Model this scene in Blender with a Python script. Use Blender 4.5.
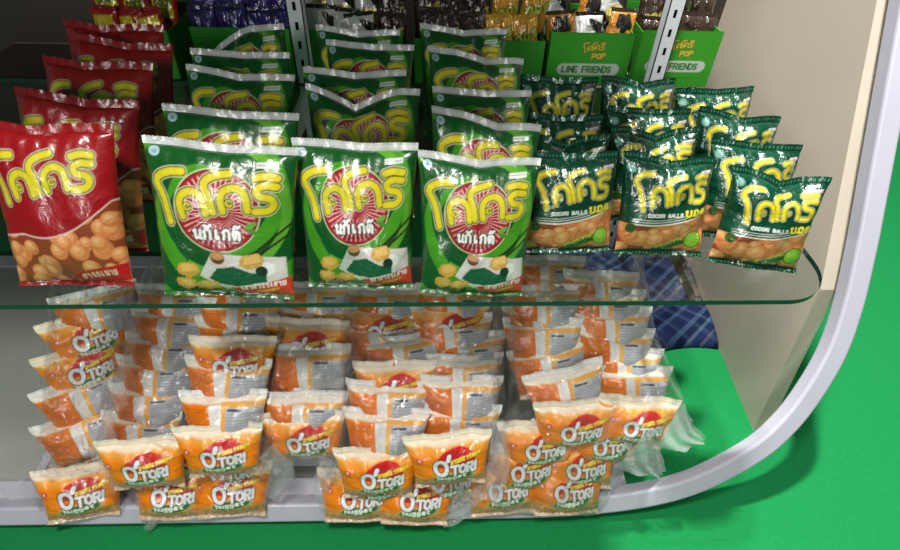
import bpy, math, random
import numpy as np
from mathutils import Matrix, Vector
from math import sin, cos, tan, radians, pi, sqrt

random.seed(7)
for o in list(bpy.data.objects):
    bpy.data.objects.remove(o)
scene = bpy.context.scene
COL = scene.collection

# ------------------------------------------------------------------ camera
F, TH, PS, RO = 560.0, radians(43.2), radians(3.0), radians(2.2)
fh = Vector((sin(PS), cos(PS), 0))
CD = fh * cos(TH) - Vector((0, 0, 1)) * sin(TH)
r0 = Vector((cos(PS), -sin(PS), 0))
u0 = fh * sin(TH) + Vector((0, 0, 1)) * cos(TH)
CR = r0 * cos(RO) + u0 * sin(RO)
CU = -r0 * sin(RO) + u0 * cos(RO)
CC = Vector((0, 0, 1.0))
cam_d = bpy.data.cameras.new('camera')
cam_d.sensor_fit = 'HORIZONTAL'
cam_d.sensor_width = 36.0
cam_d.lens = F / 900 * 36.0
cam_d.clip_start = 0.01
cam = bpy.data.objects.new('camera', cam_d)
COL.objects.link(cam)
m = Matrix((CR, CU, -CD)).transposed().to_4x4()
m.translation = CC
cam.matrix_world = m
scene.camera = cam

# ------------------------------------------------------------------ light and exposure
world = bpy.data.worlds.new('world')
scene.world = world
world.use_nodes = True
bg = world.node_tree.nodes['Background']
bg.inputs[0].default_value = (0.80, 0.86, 0.95, 1)
bg.inputs[1].default_value = 0.06
scene.view_settings.view_transform = 'Standard'
scene.view_settings.look = 'None'
scene.view_settings.gamma = 1.0
scene.view_settings.use_curve_mapping = False
scene.view_settings.exposure = -0.05


def area(name, loc, target, size, power, color=(1, 1, 1), size_y=None, spread=180):
    d = bpy.data.lights.new(name, 'AREA')
    d.energy = power
    d.color = color
    d.size = size
    if size_y:
        d.shape = 'RECTANGLE'
        d.size_y = size_y
    d.spread = radians(spread)
    o = bpy.data.objects.new(name, d)
    COL.objects.link(o)
    o.location = loc
    o.rotation_euler = (Vector(target) - Vector(loc)).to_track_quat('-Z', 'Y').to_euler()
    return o


area('ceiling_lamp', (-0.25, 0.02, 2.3), (0.0, 0.5, 0.3), 0.32, 34, (1.0, 0.97, 0.93))
area('front_fill', (-0.8, -1.5, 1.55), (0.1, 0.6, 0.3), 0.5, 19, (1.0, 0.97, 0.94))  # added fill light, reaches the rows under the added shelf
area('ceiling_lamp_right', (1.5, 0.2, 2.6), (0.7, 0.4, 0), 0.2, 13, (1.0, 0.98, 0.95))
area('rear_ceiling_lamp', (0.30, 1.20, 3.0), (0.3, 0.45, 0), 0.12, 160, (1.0, 0.98, 0.95))

# ------------------------------------------------------------------ placing helpers


def ray(x, y):
    return CD + CR * ((x - 450) / F) - CU * ((y - 275) / F)


def on_z(x, y, z):
    r = ray(x, y)
    return CC + r * ((z - CC.z) / r.z)


def on_y(x, y, yy):
    r = ray(x, y)
    return CC + r * ((yy - CC.y) / r.y)


def at_depth(x, y, s):
    return CC + ray(x, y) * s


def lin(c):
    c = np.asarray(c, float) / 255.0
    return np.where(c <= 0.04045, c / 12.92, ((c + 0.055) / 1.055) ** 2.4)


def lin4(c):
    return tuple(float(v) for v in lin(c)) + (1.0,)


# ------------------------------------------------------------------ materials
def new_mat(name):
    mt = bpy.data.materials.new(name)
    mt.use_nodes = True
    nt = mt.node_tree
    return mt, nt, nt.nodes['Principled BSDF']


def plain(name, rgb, rough=0.5, spec=0.5, noise=0.0, nscale=40, bump=0.0, metal=0.0):
    mt, nt, p = new_mat(name)
    p.inputs['Base Color'].default_value = lin4(rgb)
    p.inputs['Roughness'].default_value = rough
    p.inputs['Specular IOR Level'].default_value = spec
    p.inputs['Metallic'].default_value = metal
    tc = nt.nodes.new('ShaderNodeTexCoord')
    n = nt.nodes.new('ShaderNodeTexNoise')
    n.inputs['Scale'].default_value = nscale
    n.inputs['Detail'].default_value = 5
    nt.links.new(tc.outputs['Object'], n.inputs['Vector'])
    if noise:
        mx = nt.nodes.new('ShaderNodeMix')
        mx.data_type = 'RGBA'
        c = np.array(rgb, float)
        mx.inputs[6].default_value = lin4(np.clip(c * (1 - noise), 0, 255))
        mx.inputs[7].default_value = lin4(np.clip(c * (1 + noise), 0, 255))
        nt.links.new(n.outputs['Fac'], mx.inputs[0])
        nt.links.new(mx.outputs[2], p.inputs['Base Color'])
    if bump:
        b = nt.nodes.new('ShaderNodeBump')
        b.inputs['Strength'].default_value = bump
        b.inputs['Distance'].default_value = 0.002
        nt.links.new(n.outputs['Fac'], b.inputs['Height'])
        nt.links.new(b.outputs['Normal'], p.inputs['Normal'])
    return mt


def foil(name, rough=0.3, spec=0.6, metal=0.0, bump=0.25, coat=0.3, nscale=55):
    """printed plastic film: colours come from the print attribute, creases from noise"""
    mt, nt, p = new_mat(name)
    a = nt.nodes.new('ShaderNodeAttribute')
    a.attribute_name = 'print'
    nt.links.new(a.outputs['Color'], p.inputs['Base Color'])
    p.inputs['Roughness'].default_value = rough
    p.inputs['Specular IOR Level'].default_value = spec
    p.inputs['Metallic'].default_value = metal
    p.inputs['Coat Weight'].default_value = coat
    p.inputs['Coat Roughness'].default_value = 0.12
    tc = nt.nodes.new('ShaderNodeTexCoord')
    oi = nt.nodes.new('ShaderNodeObjectInfo')
    va = nt.nodes.new('ShaderNodeVectorMath')
    va.operation = 'ADD'
    nt.links.new(tc.outputs['Object'], va.inputs[0])
    nt.links.new(oi.outputs['Location'], va.inputs[1])
    n = nt.nodes.new('ShaderNodeTexNoise')
    n.inputs['Scale'].default_value = nscale
    n.inputs['Detail'].default_value = 3
    n.inputs['Distortion'].default_value = 1.2
    nt.links.new(va.outputs[0], n.inputs['Vector'])
    b = nt.nodes.new('ShaderNodeBump')
    b.inputs['Strength'].default_value = bump
    b.inputs['Distance'].default_value = 0.006
    nt.links.new(n.outputs['Fac'], b.inputs['Height'])
    nt.links.new(b.outputs['Normal'], p.inputs['Normal'])
    nt.links.new(b.outputs['Normal'], p.inputs['Coat Normal'])
    return mt


def schlick(nt, normal=None):
    """reflectance of a thin pane, the same from either face"""
    lw = nt.nodes.new('ShaderNodeLayerWeight')
    lw.inputs['Blend'].default_value = 0.5
    if normal:
        nt.links.new(normal, lw.inputs['Normal'])
    pw = nt.nodes.new('ShaderNodeMath')
    pw.operation = 'POWER'
    pw.inputs[1].default_value = 5.0
    nt.links.new(lw.outputs['Facing'], pw.inputs[0])
    ma = nt.nodes.new('ShaderNodeMath')
    ma.operation = 'MULTIPLY_ADD'
    ma.inputs[1].default_value = 0.92
    ma.inputs[2].default_value = 0.045
    nt.links.new(pw.outputs[0], ma.inputs[0])
    return ma.outputs[0]


def clear_film(name, haze=0.012, tint=(235, 238, 240), gloss=1.0, nscale=26):
    mt = bpy.data.materials.new(name)
    mt.use_nodes = True
    nt = mt.node_tree
    nt.nodes.clear()
    out = nt.nodes.new('ShaderNodeOutputMaterial')
    tr = nt.nodes.new('ShaderNodeBsdfTransparent')
    tr.inputs[0].default_value = (0.97, 0.97, 0.97, 1)
    di = nt.nodes.new('ShaderNodeBsdfDiffuse')
    di.inputs[0].default_value = lin4(tint)
    gl = nt.nodes.new('ShaderNodeBsdfAnisotropic')
    gl.inputs['Roughness'].default_value = 0.10
    gl.inputs[0].default_value = (1, 1, 1, 1)
    tc = nt.nodes.new('ShaderNodeTexCoord')
    n = nt.nodes.new('ShaderNodeTexNoise')
    n.inputs['Scale'].default_value = nscale
    n.inputs['Detail'].default_value = 3
    n.inputs['Distortion'].default_value = 2.0
    nt.links.new(tc.outputs['Object'], n.inputs['Vector'])
    vo = nt.nodes.new('ShaderNodeTexVoronoi')
    vo.feature = 'DISTANCE_TO_EDGE'
    vo.inputs['Scale'].default_value = nscale * 0.9
    wv = nt.nodes.new('ShaderNodeMix')
    wv.data_type = 'RGBA'
    wv.inputs[0].default_value = 0.06
    nt.links.new(tc.outputs['Object'], wv.inputs[6])
    nt.links.new(n.outputs['Color'], wv.inputs[7])
    nt.links.new(wv.outputs[2], vo.inputs['Vector'])
    ad = nt.nodes.new('ShaderNodeMath')
    ad.operation = 'MULTIPLY_ADD'
    ad.inputs[1].default_value = 0.7
    nt.links.new(n.outputs['Fac'], ad.inputs[0])
    nt.links.new(vo.outputs['Distance'], ad.inputs[2])
    b = nt.nodes.new('ShaderNodeBump')
    b.inputs['Strength'].default_value = 0.7
    b.inputs['Distance'].default_value = 0.012
    nt.links.new(ad.outputs[0], b.inputs['Height'])
    at = nt.nodes.new('ShaderNodeAttribute')
    at.attribute_name = 'print'
    sp = nt.nodes.new('ShaderNodeSeparateColor')
    nt.links.new(at.outputs['Color'], sp.inputs[0])
    hz = nt.nodes.new('ShaderNodeMath')
    hz.operation = 'MULTIPLY_ADD'
    hz.inputs[1].default_value = 0.30
    hz.inputs[2].default_value = haze
    nt.links.new(sp.outputs[0], hz.inputs[0])
    nt.links.new(b.outputs['Normal'], gl.inputs['Normal'])
    lw = schlick(nt, b.outputs['Normal'])
    mul = nt.nodes.new('ShaderNodeMath')
    mul.operation = 'MULTIPLY_ADD'
    mul.inputs[1].default_value = gloss
    mul.inputs[2].default_value = 0.0
    mul.use_clamp = True
    nt.links.new(lw, mul.inputs[0])
    m1 = nt.nodes.new('ShaderNodeMixShader')
    nt.links.new(hz.outputs[0], m1.inputs[0])
    nt.links.new(tr.outputs[0], m1.inputs[1])
    nt.links.new(di.outputs[0], m1.inputs[2])
    m2 = nt.nodes.new('ShaderNodeMixShader')
    nt.links.new(mul.outputs[0], m2.inputs[0])
    nt.links.new(m1.outputs[0], m2.inputs[1])
    nt.links.new(gl.outputs[0], m2.inputs[2])
    nt.links.new(m2.outputs[0], out.inputs[0])
    return mt


def pane_glass(name):
    mt = bpy.data.materials.new(name)
    mt.use_nodes = True
    nt = mt.node_tree
    nt.nodes.clear()
    out = nt.nodes.new('ShaderNodeOutputMaterial')
    tr = nt.nodes.new('ShaderNodeBsdfTransparent')
    tr.inputs[0].default_value = (0.90, 0.935, 0.915, 1)
    gl = nt.nodes.new('ShaderNodeBsdfAnisotropic')
    gl.inputs['Roughness'].default_value = 0.02
    mx = nt.nodes.new('ShaderNodeMixShader')
    nt.links.new(schlick(nt), mx.inputs[0])
    nt.links.new(tr.outputs[0], mx.inputs[1])
    nt.links.new(gl.outputs[0], mx.inputs[2])
    nt.links.new(mx.outputs[0], out.inputs[0])
    return mt


def plaid_mat(name):
    mt, nt, p = new_mat(name)
    p.inputs['Roughness'].default_value = 0.8
    p.inputs['Specular IOR Level'].default_value = 0.1
    tc = nt.nodes.new('ShaderNodeTexCoord')
    mp = nt.nodes.new('ShaderNodeMapping')
    mp.inputs['Rotation'].default_value = (0, 0, radians(48))
    nt.links.new(tc.outputs['Object'], mp.inputs['Vector'])
    sep = nt.nodes.new('ShaderNodeSeparateXYZ')
    nt.links.new(mp.outputs[0], sep.inputs[0])

    def stripes(sock, period):
        mu = nt.nodes.new('ShaderNodeMath')
        mu.operation = 'DIVIDE'
        nt.links.new(sock, mu.inputs[0])
        mu.inputs[1].default_value = period
        fr = nt.nodes.new('ShaderNodeMath')
        fr.operation = 'FRACT'
        nt.links.new(mu.outputs[0], fr.inputs[0])
        cr = nt.nodes.new('ShaderNodeValToRGB')
        cr.color_ramp.interpolation = 'CONSTANT'
        e = cr.color_ramp.elements
        spec = [(0, (18, 29, 64)), (0.16, (54, 72, 98)), (0.24, (15, 23, 52)), (0.36, (69, 86, 106)), (0.42, (23, 39, 74)), (0.55, (77, 72, 83)),
                (0.60, (25, 42, 77)), (0.72, (11, 16, 40)), (0.86, (47, 66, 95)), (0.93, (20, 31, 64))]
        e[0].position, e[0].color = spec[0][0], lin4(spec[0][1])
        e[1].position, e[1].color = spec[1][0], lin4(spec[1][1])
        for pos, c in spec[2:]:
            k = e.new(pos)
            k.color = lin4(c)
        nt.links.new(fr.outputs[0], cr.inputs[0])
        return cr.outputs[0]
    a = stripes(sep.outputs[0], 0.13)
    b = stripes(sep.outputs[1], 0.17)
    mx = nt.nodes.new('ShaderNodeMix')
    mx.data_type = 'RGBA'
    mx.inputs[0].default_value = 0.32
    nt.links.new(a, mx.inputs[6])
    nt.links.new(b, mx.inputs[7])
    nt.links.new(mx.outputs[2], p.inputs['Base Color'])
    return mt


M = {}
M['carpet'] = plain('green_carpet', (25, 126, 68), 0.95, 0.1, 0.06, 120, 0.4)
M['cream'] = plain('cream_wall_paint', (198, 186, 170), 0.75, 0.3, 0.03, 6, 0.05)
M['backing'] = plain('dark_backing', (66, 58, 54), 0.7, 0.3, 0.05, 8)
M['white_lacquer'] = plain('white_lacquer', (186, 184, 198), 0.35, 0.5, 0.02, 12)
M['grey_panel'] = plain('grey_panel', (158, 160, 152), 0.5, 0.4, 0.05, 10)
M['steel_white'] = plain('white_powder_coat', (232, 238, 246), 0.4, 0.5, 0.02, 30)
M['painted_slot_shade'] = plain('painted_slot_shade', (18, 20, 26), 0.8, 0.2)
M['bracket'] = plain('grey_bracket', (40, 40, 38), 0.45, 0.5, 0.04, 30)
M['glass'] = pane_glass('shelf_glass')
M['glass_edge'] = plain('glass_edge', (28, 62, 54), 0.12, 0.6)
M['film'] = clear_film('clear_poly_film')
M['film_tail'] = clear_film('clear_poly_film_bunched', haze=0.16, gloss=0.9, nscale=60)
M['plaid'] = plaid_mat('plaid_cloth')
M['foil'] = foil('printed_snack_film')
M['foil_soft'] = foil('printed_nugget_film', rough=0.28, spec=0.5, bump=0.3, coat=0.2, nscale=70)
M['foil_dark'] = foil('printed_metallised_film', rough=0.25, spec=0.7, metal=0.15, bump=0.35, coat=0.4, nscale=60)
M['card'] = foil('printed_card', rough=0.6, spec=0.3, bump=0.02, coat=0.0)
M['green_card'] = plain('green_card', (56, 150, 44), 0.6, 0.3, 0.04, 30)


# ------------------------------------------------------------------ object helpers
def mesh_obj(name, verts, faces, mat, parent=None, colors=None, smooth=True, mats=None, fmat=None):
    me = bpy.data.meshes.new(name)
    verts = np.asarray(verts, np.float32)
    if isinstance(faces, np.ndarray):
        nf, k = faces.shape
        me.vertices.add(len(verts))
        me.vertices.foreach_set('co', verts.ravel())
        me.loops.add(nf * k)
        me.loops.foreach_set('vertex_index', faces.astype(np.int32).ravel())
        me.polygons.add(nf)
        me.polygons.foreach_set('loop_start', np.arange(0, nf * k, k, dtype=np.int32))
        me.polygons.foreach_set('loop_total', np.full(nf, k, np.int32))
        me.update(calc_edges=True)
    else:
        me.from_pydata([tuple(map(float, v)) for v in verts], [], [tuple(f) for f in faces])
        me.update()
    me.polygons.foreach_set('use_smooth', np.full(len(me.polygons), smooth))
    if colors is not None:
        at = me.color_attributes.new('print', 'FLOAT_COLOR', 'POINT')
        c4 = np.ones((len(verts), 4), np.float32)
        c4[:, :3] = colors
        at.data.foreach_set('color', c4.ravel())
    for mt in (mats or [mat]):
        me.materials.append(mt)
    if fmat is not None:
        me.polygons.foreach_set('material_index', np.asarray(fmat, np.int32))
    me.validate()
    o = bpy.data.objects.new(name, me)
    COL.objects.link(o)
    if parent:
        o.parent = parent
    return o


class MB:
    """collects boxes and prisms into one mesh"""

    def __init__(s):
        s.v, s.f = [], []

    def box(s, x0, x1, y0, y1, z0, z1):
        b = len(s.v)
        s.v += [(x0, y0, z0), (x1, y0, z0), (x1, y1, z0), (x0, y1, z0), (x0, y0, z1), (x1, y0, z1), (x1, y1, z1), (x0, y1, z1)]
        s.f += [[b + i for i in q] for q in ((0, 3, 2, 1), (4, 5, 6, 7), (0, 1, 5, 4), (1, 2, 6, 5), (2, 3, 7, 6), (3, 0, 4, 7))]
        return s

    def build(s, name, mat, parent=None, bevel=0.0):
        o = mesh_obj(name, s.v, s.f, mat, parent, smooth=False)
        if bevel:
            md = o.modifiers.new('bevel', 'BEVEL')
            md.width = bevel
            md.segments = 2
            md.limit_method = 'ANGLE'
        return o


def tag(o, label, cat, group=None, kind=None):
    o['label'] = label
    o['category'] = cat
    if group:
        o['group'] = group
    if kind:
        o['kind'] = kind
    return o


def structure(o, label=None):
    o['kind'] = 'structure'
    if label:
        o['label'] = label
    return o


def empty(name, loc=(0, 0, 0)):
    o = bpy.data.objects.new(name, None)
    o.empty_display_size = 0.02
    COL.objects.link(o)
    o.location = loc
    return o


def copy_thing(src):
    c = src.copy()
    COL.objects.link(c)
    for ch in src.children:
        d = ch.copy()
        COL.objects.link(d)
        d.parent = c
        for g in ch.children:
            e = g.copy()
            COL.objects.link(e)
            e.parent = d
    return c


# ------------------------------------------------------------------ printing on bags
def smooth_path(pts, n=8, closed=False):
    P = [np.array(p, float) for p in pts]
    if len(P) < 3:
        return np.array(P)
    if closed:
        P = [P[-1]] + P + [P[0], P[1]]
    else:
        P = [2 * P[0] - P[1]] + P + [2 * P[-1] - P[-2]]
    out = []
    for i in range(1, len(P) - 2):
        a, b, c, d = P[i - 1], P[i], P[i + 1], P[i + 2]
        for t in np.linspace(0, 1, n, endpoint=False):
            out.append(0.5 * (2 * b + (c - a) * t + (2 * a - 5 * b + 4 * c - d) * t * t + (3 * b - a - 3 * c + d) * t ** 3))
    out.append(P[-2])
    return np.array(out)


class Print:
    """paints artwork on a grid; units are centimetres from the top left corner of the face"""

    def __init__(s, X, Y, aa):
        s.X, s.Y, s.aa = X, Y, aa
        s.c = np.zeros(X.shape + (3,))

    def base(s, rgb):
        s.c[:] = lin(rgb)

    def put(s, alpha, rgb):
        a = np.clip(alpha, 0, 1)[..., None]
        col = lin(rgb) if not isinstance(rgb, np.ndarray) or rgb.ndim == 1 else rgb
        s.c = s.c * (1 - a) + col * a

    def cover(s, sd):
        return np.clip(0.5 - sd / s.aa, 0, 1)

    def d_path(s, pts):
        pts = np.asarray(pts, float)
        d = np.full(s.X.shape, 1e9)
        for (ax, ay), (bx, by) in zip(pts[:-1], pts[1:]):
            vx, vy = bx - ax, by - ay
            L = vx * vx + vy * vy + 1e-12
            t = np.clip(((s.X - ax) * vx + (s.Y - ay) * vy) / L, 0, 1)
            d = np.minimum(d, np.hypot(s.X - ax - t * vx, s.Y - ay - t * vy))
        return d

    def d_paths(s, paths):
        d = np.full(s.X.shape, 1e9)
        for p in paths:
            d = np.minimum(d, s.d_path(p))
        return d

    def ell(s, cx, cy, rx, ry, rot=0):
        dx, dy = s.X - cx, s.Y - cy
        c, q = cos(rot), sin(rot)
        a, b = (dx * c + dy * q) / rx, (-dx * q + dy * c) / ry
        return (np.hypot(a, b) - 1) * min(rx, ry)

    def poly(s, pts):
        d = s.d_path(list(pts) + [pts[0]])
        ins = np.zeros(s.X.shape, bool)
        n = len(pts)
        for i in range(n):
            (x1, y1), (x2, y2) = pts[i], pts[(i + 1) % n]
            cond = (y1 > s.Y) != (y2 > s.Y)
            xi = (x2 - x1) * (s.Y - y1) / (y2 - y1 + 1e-12) + x1
            ins ^= cond & (s.X < xi)
        return np.where(ins, -d, d)

    def noise(s, k, seed):
        rs = np.random.RandomState(seed)
        o = np.zeros(s.X.shape)
        for i in range(10):
            a = rs.uniform(0, 2 * pi)
            f = k * rs.uniform(0.5, 1.8)
            o += np.sin((s.X * cos(a) + s.Y * sin(a)) * f + rs.uniform(0, 6.28))
        return o / 4


GL = {  # capital strokes on a unit box, y down
    'A': [[(0, 1), (.5, 0), (1, 1)], [(.2, .65), (.8, .65)]], 'B': [[(0, 0), (0, 1), (.8, .95), (.85, .6), (0, .5), (.75, .4), (.7, .05), (0, 0)]],
    'C': [[(1, .15), (.6, 0), (.15, .15), (0, .5), (.15, .85), (.6, 1), (1, .85)]], 'D': [[(0, 0), (0, 1), (.6, 1), (1, .6), (1, .4), (.6, 0), (0, 0)]],
    'E': [[(1, 0), (0, 0), (0, 1), (1, 1)], [(0, .5), (.8, .5)]], 'F': [[(1, 0), (0, 0), (0, 1)], [(0, .5), (.8, .5)]],
    'G': [[(1, .15), (.6, 0), (.15, .15), (0, .5), (.15, .85), (.6, 1), (1, .85), (1, .55), (.6, .55)]],
    'I': [[(.5, 0), (.5, 1)]], 'L': [[(0, 0), (0, 1), (.9, 1)]], 'N': [[(0, 1), (0, 0), (1, 1), (1, 0)]],
    'O': [[(.5, 0), (.1, .2), (0, .5), (.1, .8), (.5, 1), (.9, .8), (1, .5), (.9, .2), (.5, 0)]], 'P': [[(0, 1), (0, 0), (.8, 0), (1, .25), (.8, .5), (0, .5)]],
    'R': [[(0, 1), (0, 0), (.8, 0), (1, .25), (.8, .5), (0, .5)], [(.4, .5), (1, 1)]], 'S': [[(.95, .12), (.5, 0), (.05, .2), (.2, .45), (.8, .55), (.95, .8), (.5, 1), (.05, .88)]],
    'T': [[(0, 0), (1, 0)], [(.5, 0), (.5, 1)]], 'U': [[(0, 0), (0, .8), (.5, 1), (1, .8), (1, 0)]], 'K': [[(0, 0), (0, 1)], [(1, 0), (0, .55), (1, 1)]],
    'u': [[(0, .35), (0, .8), (.4, 1), (.8, .8), (.8, .35)], [(.8, .35), (.8, 1)]], 'g': [[(.8, .4), (.2, .35), (0, .65), (.3, .95), (.8, .85)], [(.8, .35), (.8, 1.2), (.4, 1.35), (0, 1.2)]],
    'e': [[(0, .68), (.8, .68), (.7, .4), (.3, .35), (0, .65), (.2, .95), (.8, .95)]], 't': [[(.3, .1), (.3, .9), (.7, 1)], [(0, .35), (.7, .35)]],
    ' ': [],
}
# Thai lettering as strokes on a unit box, y down (loops drawn as small rings)
TH_GL = {
    'no': [[(.05, .2), (.2, .1), (.25, .3), (.1, .3)], [(.22, .2), (.25, .95), (.55, .85), (.8, .95)], [(.85, .1), (.8, .8), (.95, .98)]],
    'ka': [[(.1, 1), (.15, .4), (0, .3), (.4, .02), (.8, .2), (.85, 1)]],
    'e': [[(.35, .1), (.35, .85), (.6, .95), (.6, .75), (.4, .75)]],
    'to': [[(.3, .95), (.12, .6), (.15, .2), (.5, .15), (.55, .35), (.6, .12), (.9, .3), (.9, 1)], [(.35, .55), (.5, .6), (.4, .9)]],
    'bo': [[(.05, .15), (.22, .12), (.2, .3), (.12, .3)], [(.2, .2), (.2, .95), (.85, .95), (.85, .1)]],
    'o': [[(.2, .5), (.2, .7), (.05, .95), (.8, .95), (.85, .3), (.5, .05), (.1, .2)]],
    'lo': [[(.25, .55), (.3, .95), (.1, .9), (.1, .4), (.5, .3), (.55, .9)], [(.55, .5), (.85, .3), (.85, 1)], [(.85, .3), (.6, .05), (.2, .15)]],
    'so': [[(.1, .95), (.1, .3), (.4, .1), (.6, .3), (.6, .95)], [(.3, .6), (.4, .45)], [(.6, .4), (.95, .05)]],
    'ro': [[(.7, .05), (.3, .1), (.25, .4), (.7, .5), (.7, .9), (.45, .95)]],
    'a': [[(.15, .3), (.45, .1), (.75, .3), (.75, 1)]],
    'mai': [[(.2, -.35), (.5, -.2), (.95, -.45)]],
    'tai': [[(.2, -.2), (.4, -.45), (.6, -.25), (.95, -.45)]],
}


def word(text, x, y, w, h, gap=0.28, slope=0.0, table=GL, slant=0.0):
    """strokes of a word whose box starts at x,y; w is the width of one letter"""
    out = []
    cx = x
    for ch in text:
        ww = w * (0.35 if ch == 'I' else 1.0)
        for st in table.get(ch, []):
            out.append([(cx + (px - (0.32 if ch == 'I' else 0)) * (ww if ch != 'I' else w) + slant * (1 - py) * h, y + py * h + slope * (cx - x + px * ww)) for px, py in st])
        cx += ww + (w * gap if ch not in ('mai', 'tai') else 0)
        if ch in ('mai', 'tai'):
            cx -= ww
    return out


LOGO = [  # the snack's five-letter Thai logo, traced as strokes in its own units
    [(150, 146), (112, 151), (80, 165), (68, 184), (84, 212), (95, 245), (104, 292)],
    [(147, 272), (140, 236), (149, 211), (175, 198), (200, 208), (210, 232), (213, 262)],
    [(281, 140), (246, 147), (219, 163), (213, 184), (225, 212), (233, 256)],
    [(262, 252), (257, 216), (267, 191), (294, 180), (320, 191), (330, 215), (333, 246)],
    [(410, 175), (378, 172), (357, 184), (366, 203), (395, 210), (404, 228), (390, 246), (354, 249)],
    [(350, 151), (378, 145), (410, 150)],
]
LOOPS = [(163, 243, 9), (282, 226, 9)]


def logo_paths(fx, fy):
    ps = [[(fx(x), fy(y)) for x, y in smooth_path(p, 5)] for p in LOGO]
    for cx, cy, r in LOOPS:
        ps.append([(fx(cx + r * cos(a)), fy(cy + r * sin(a))) for a in np.linspace(0.4, 5.6, 10)])
    return ps


def draw_logo(P, fx, fy, k):
    ps = logo_paths(fx, fy)
    d = np.minimum(P.d_paths(ps[:len(LOGO)]), P.d_paths(ps[len(LOGO):]) + 7.5 * k)
    P.put(P.cover(d - 16.5 * k), (216, 216, 186))
    P.put(P.cover(d - 14.2 * k), (20, 22, 12))
    P.put(P.cover(d - 10.8 * k), (208, 194, 26))
    P.put(P.cover(d - 5.0 * k) * 0.6, (218, 206, 52))


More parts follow.
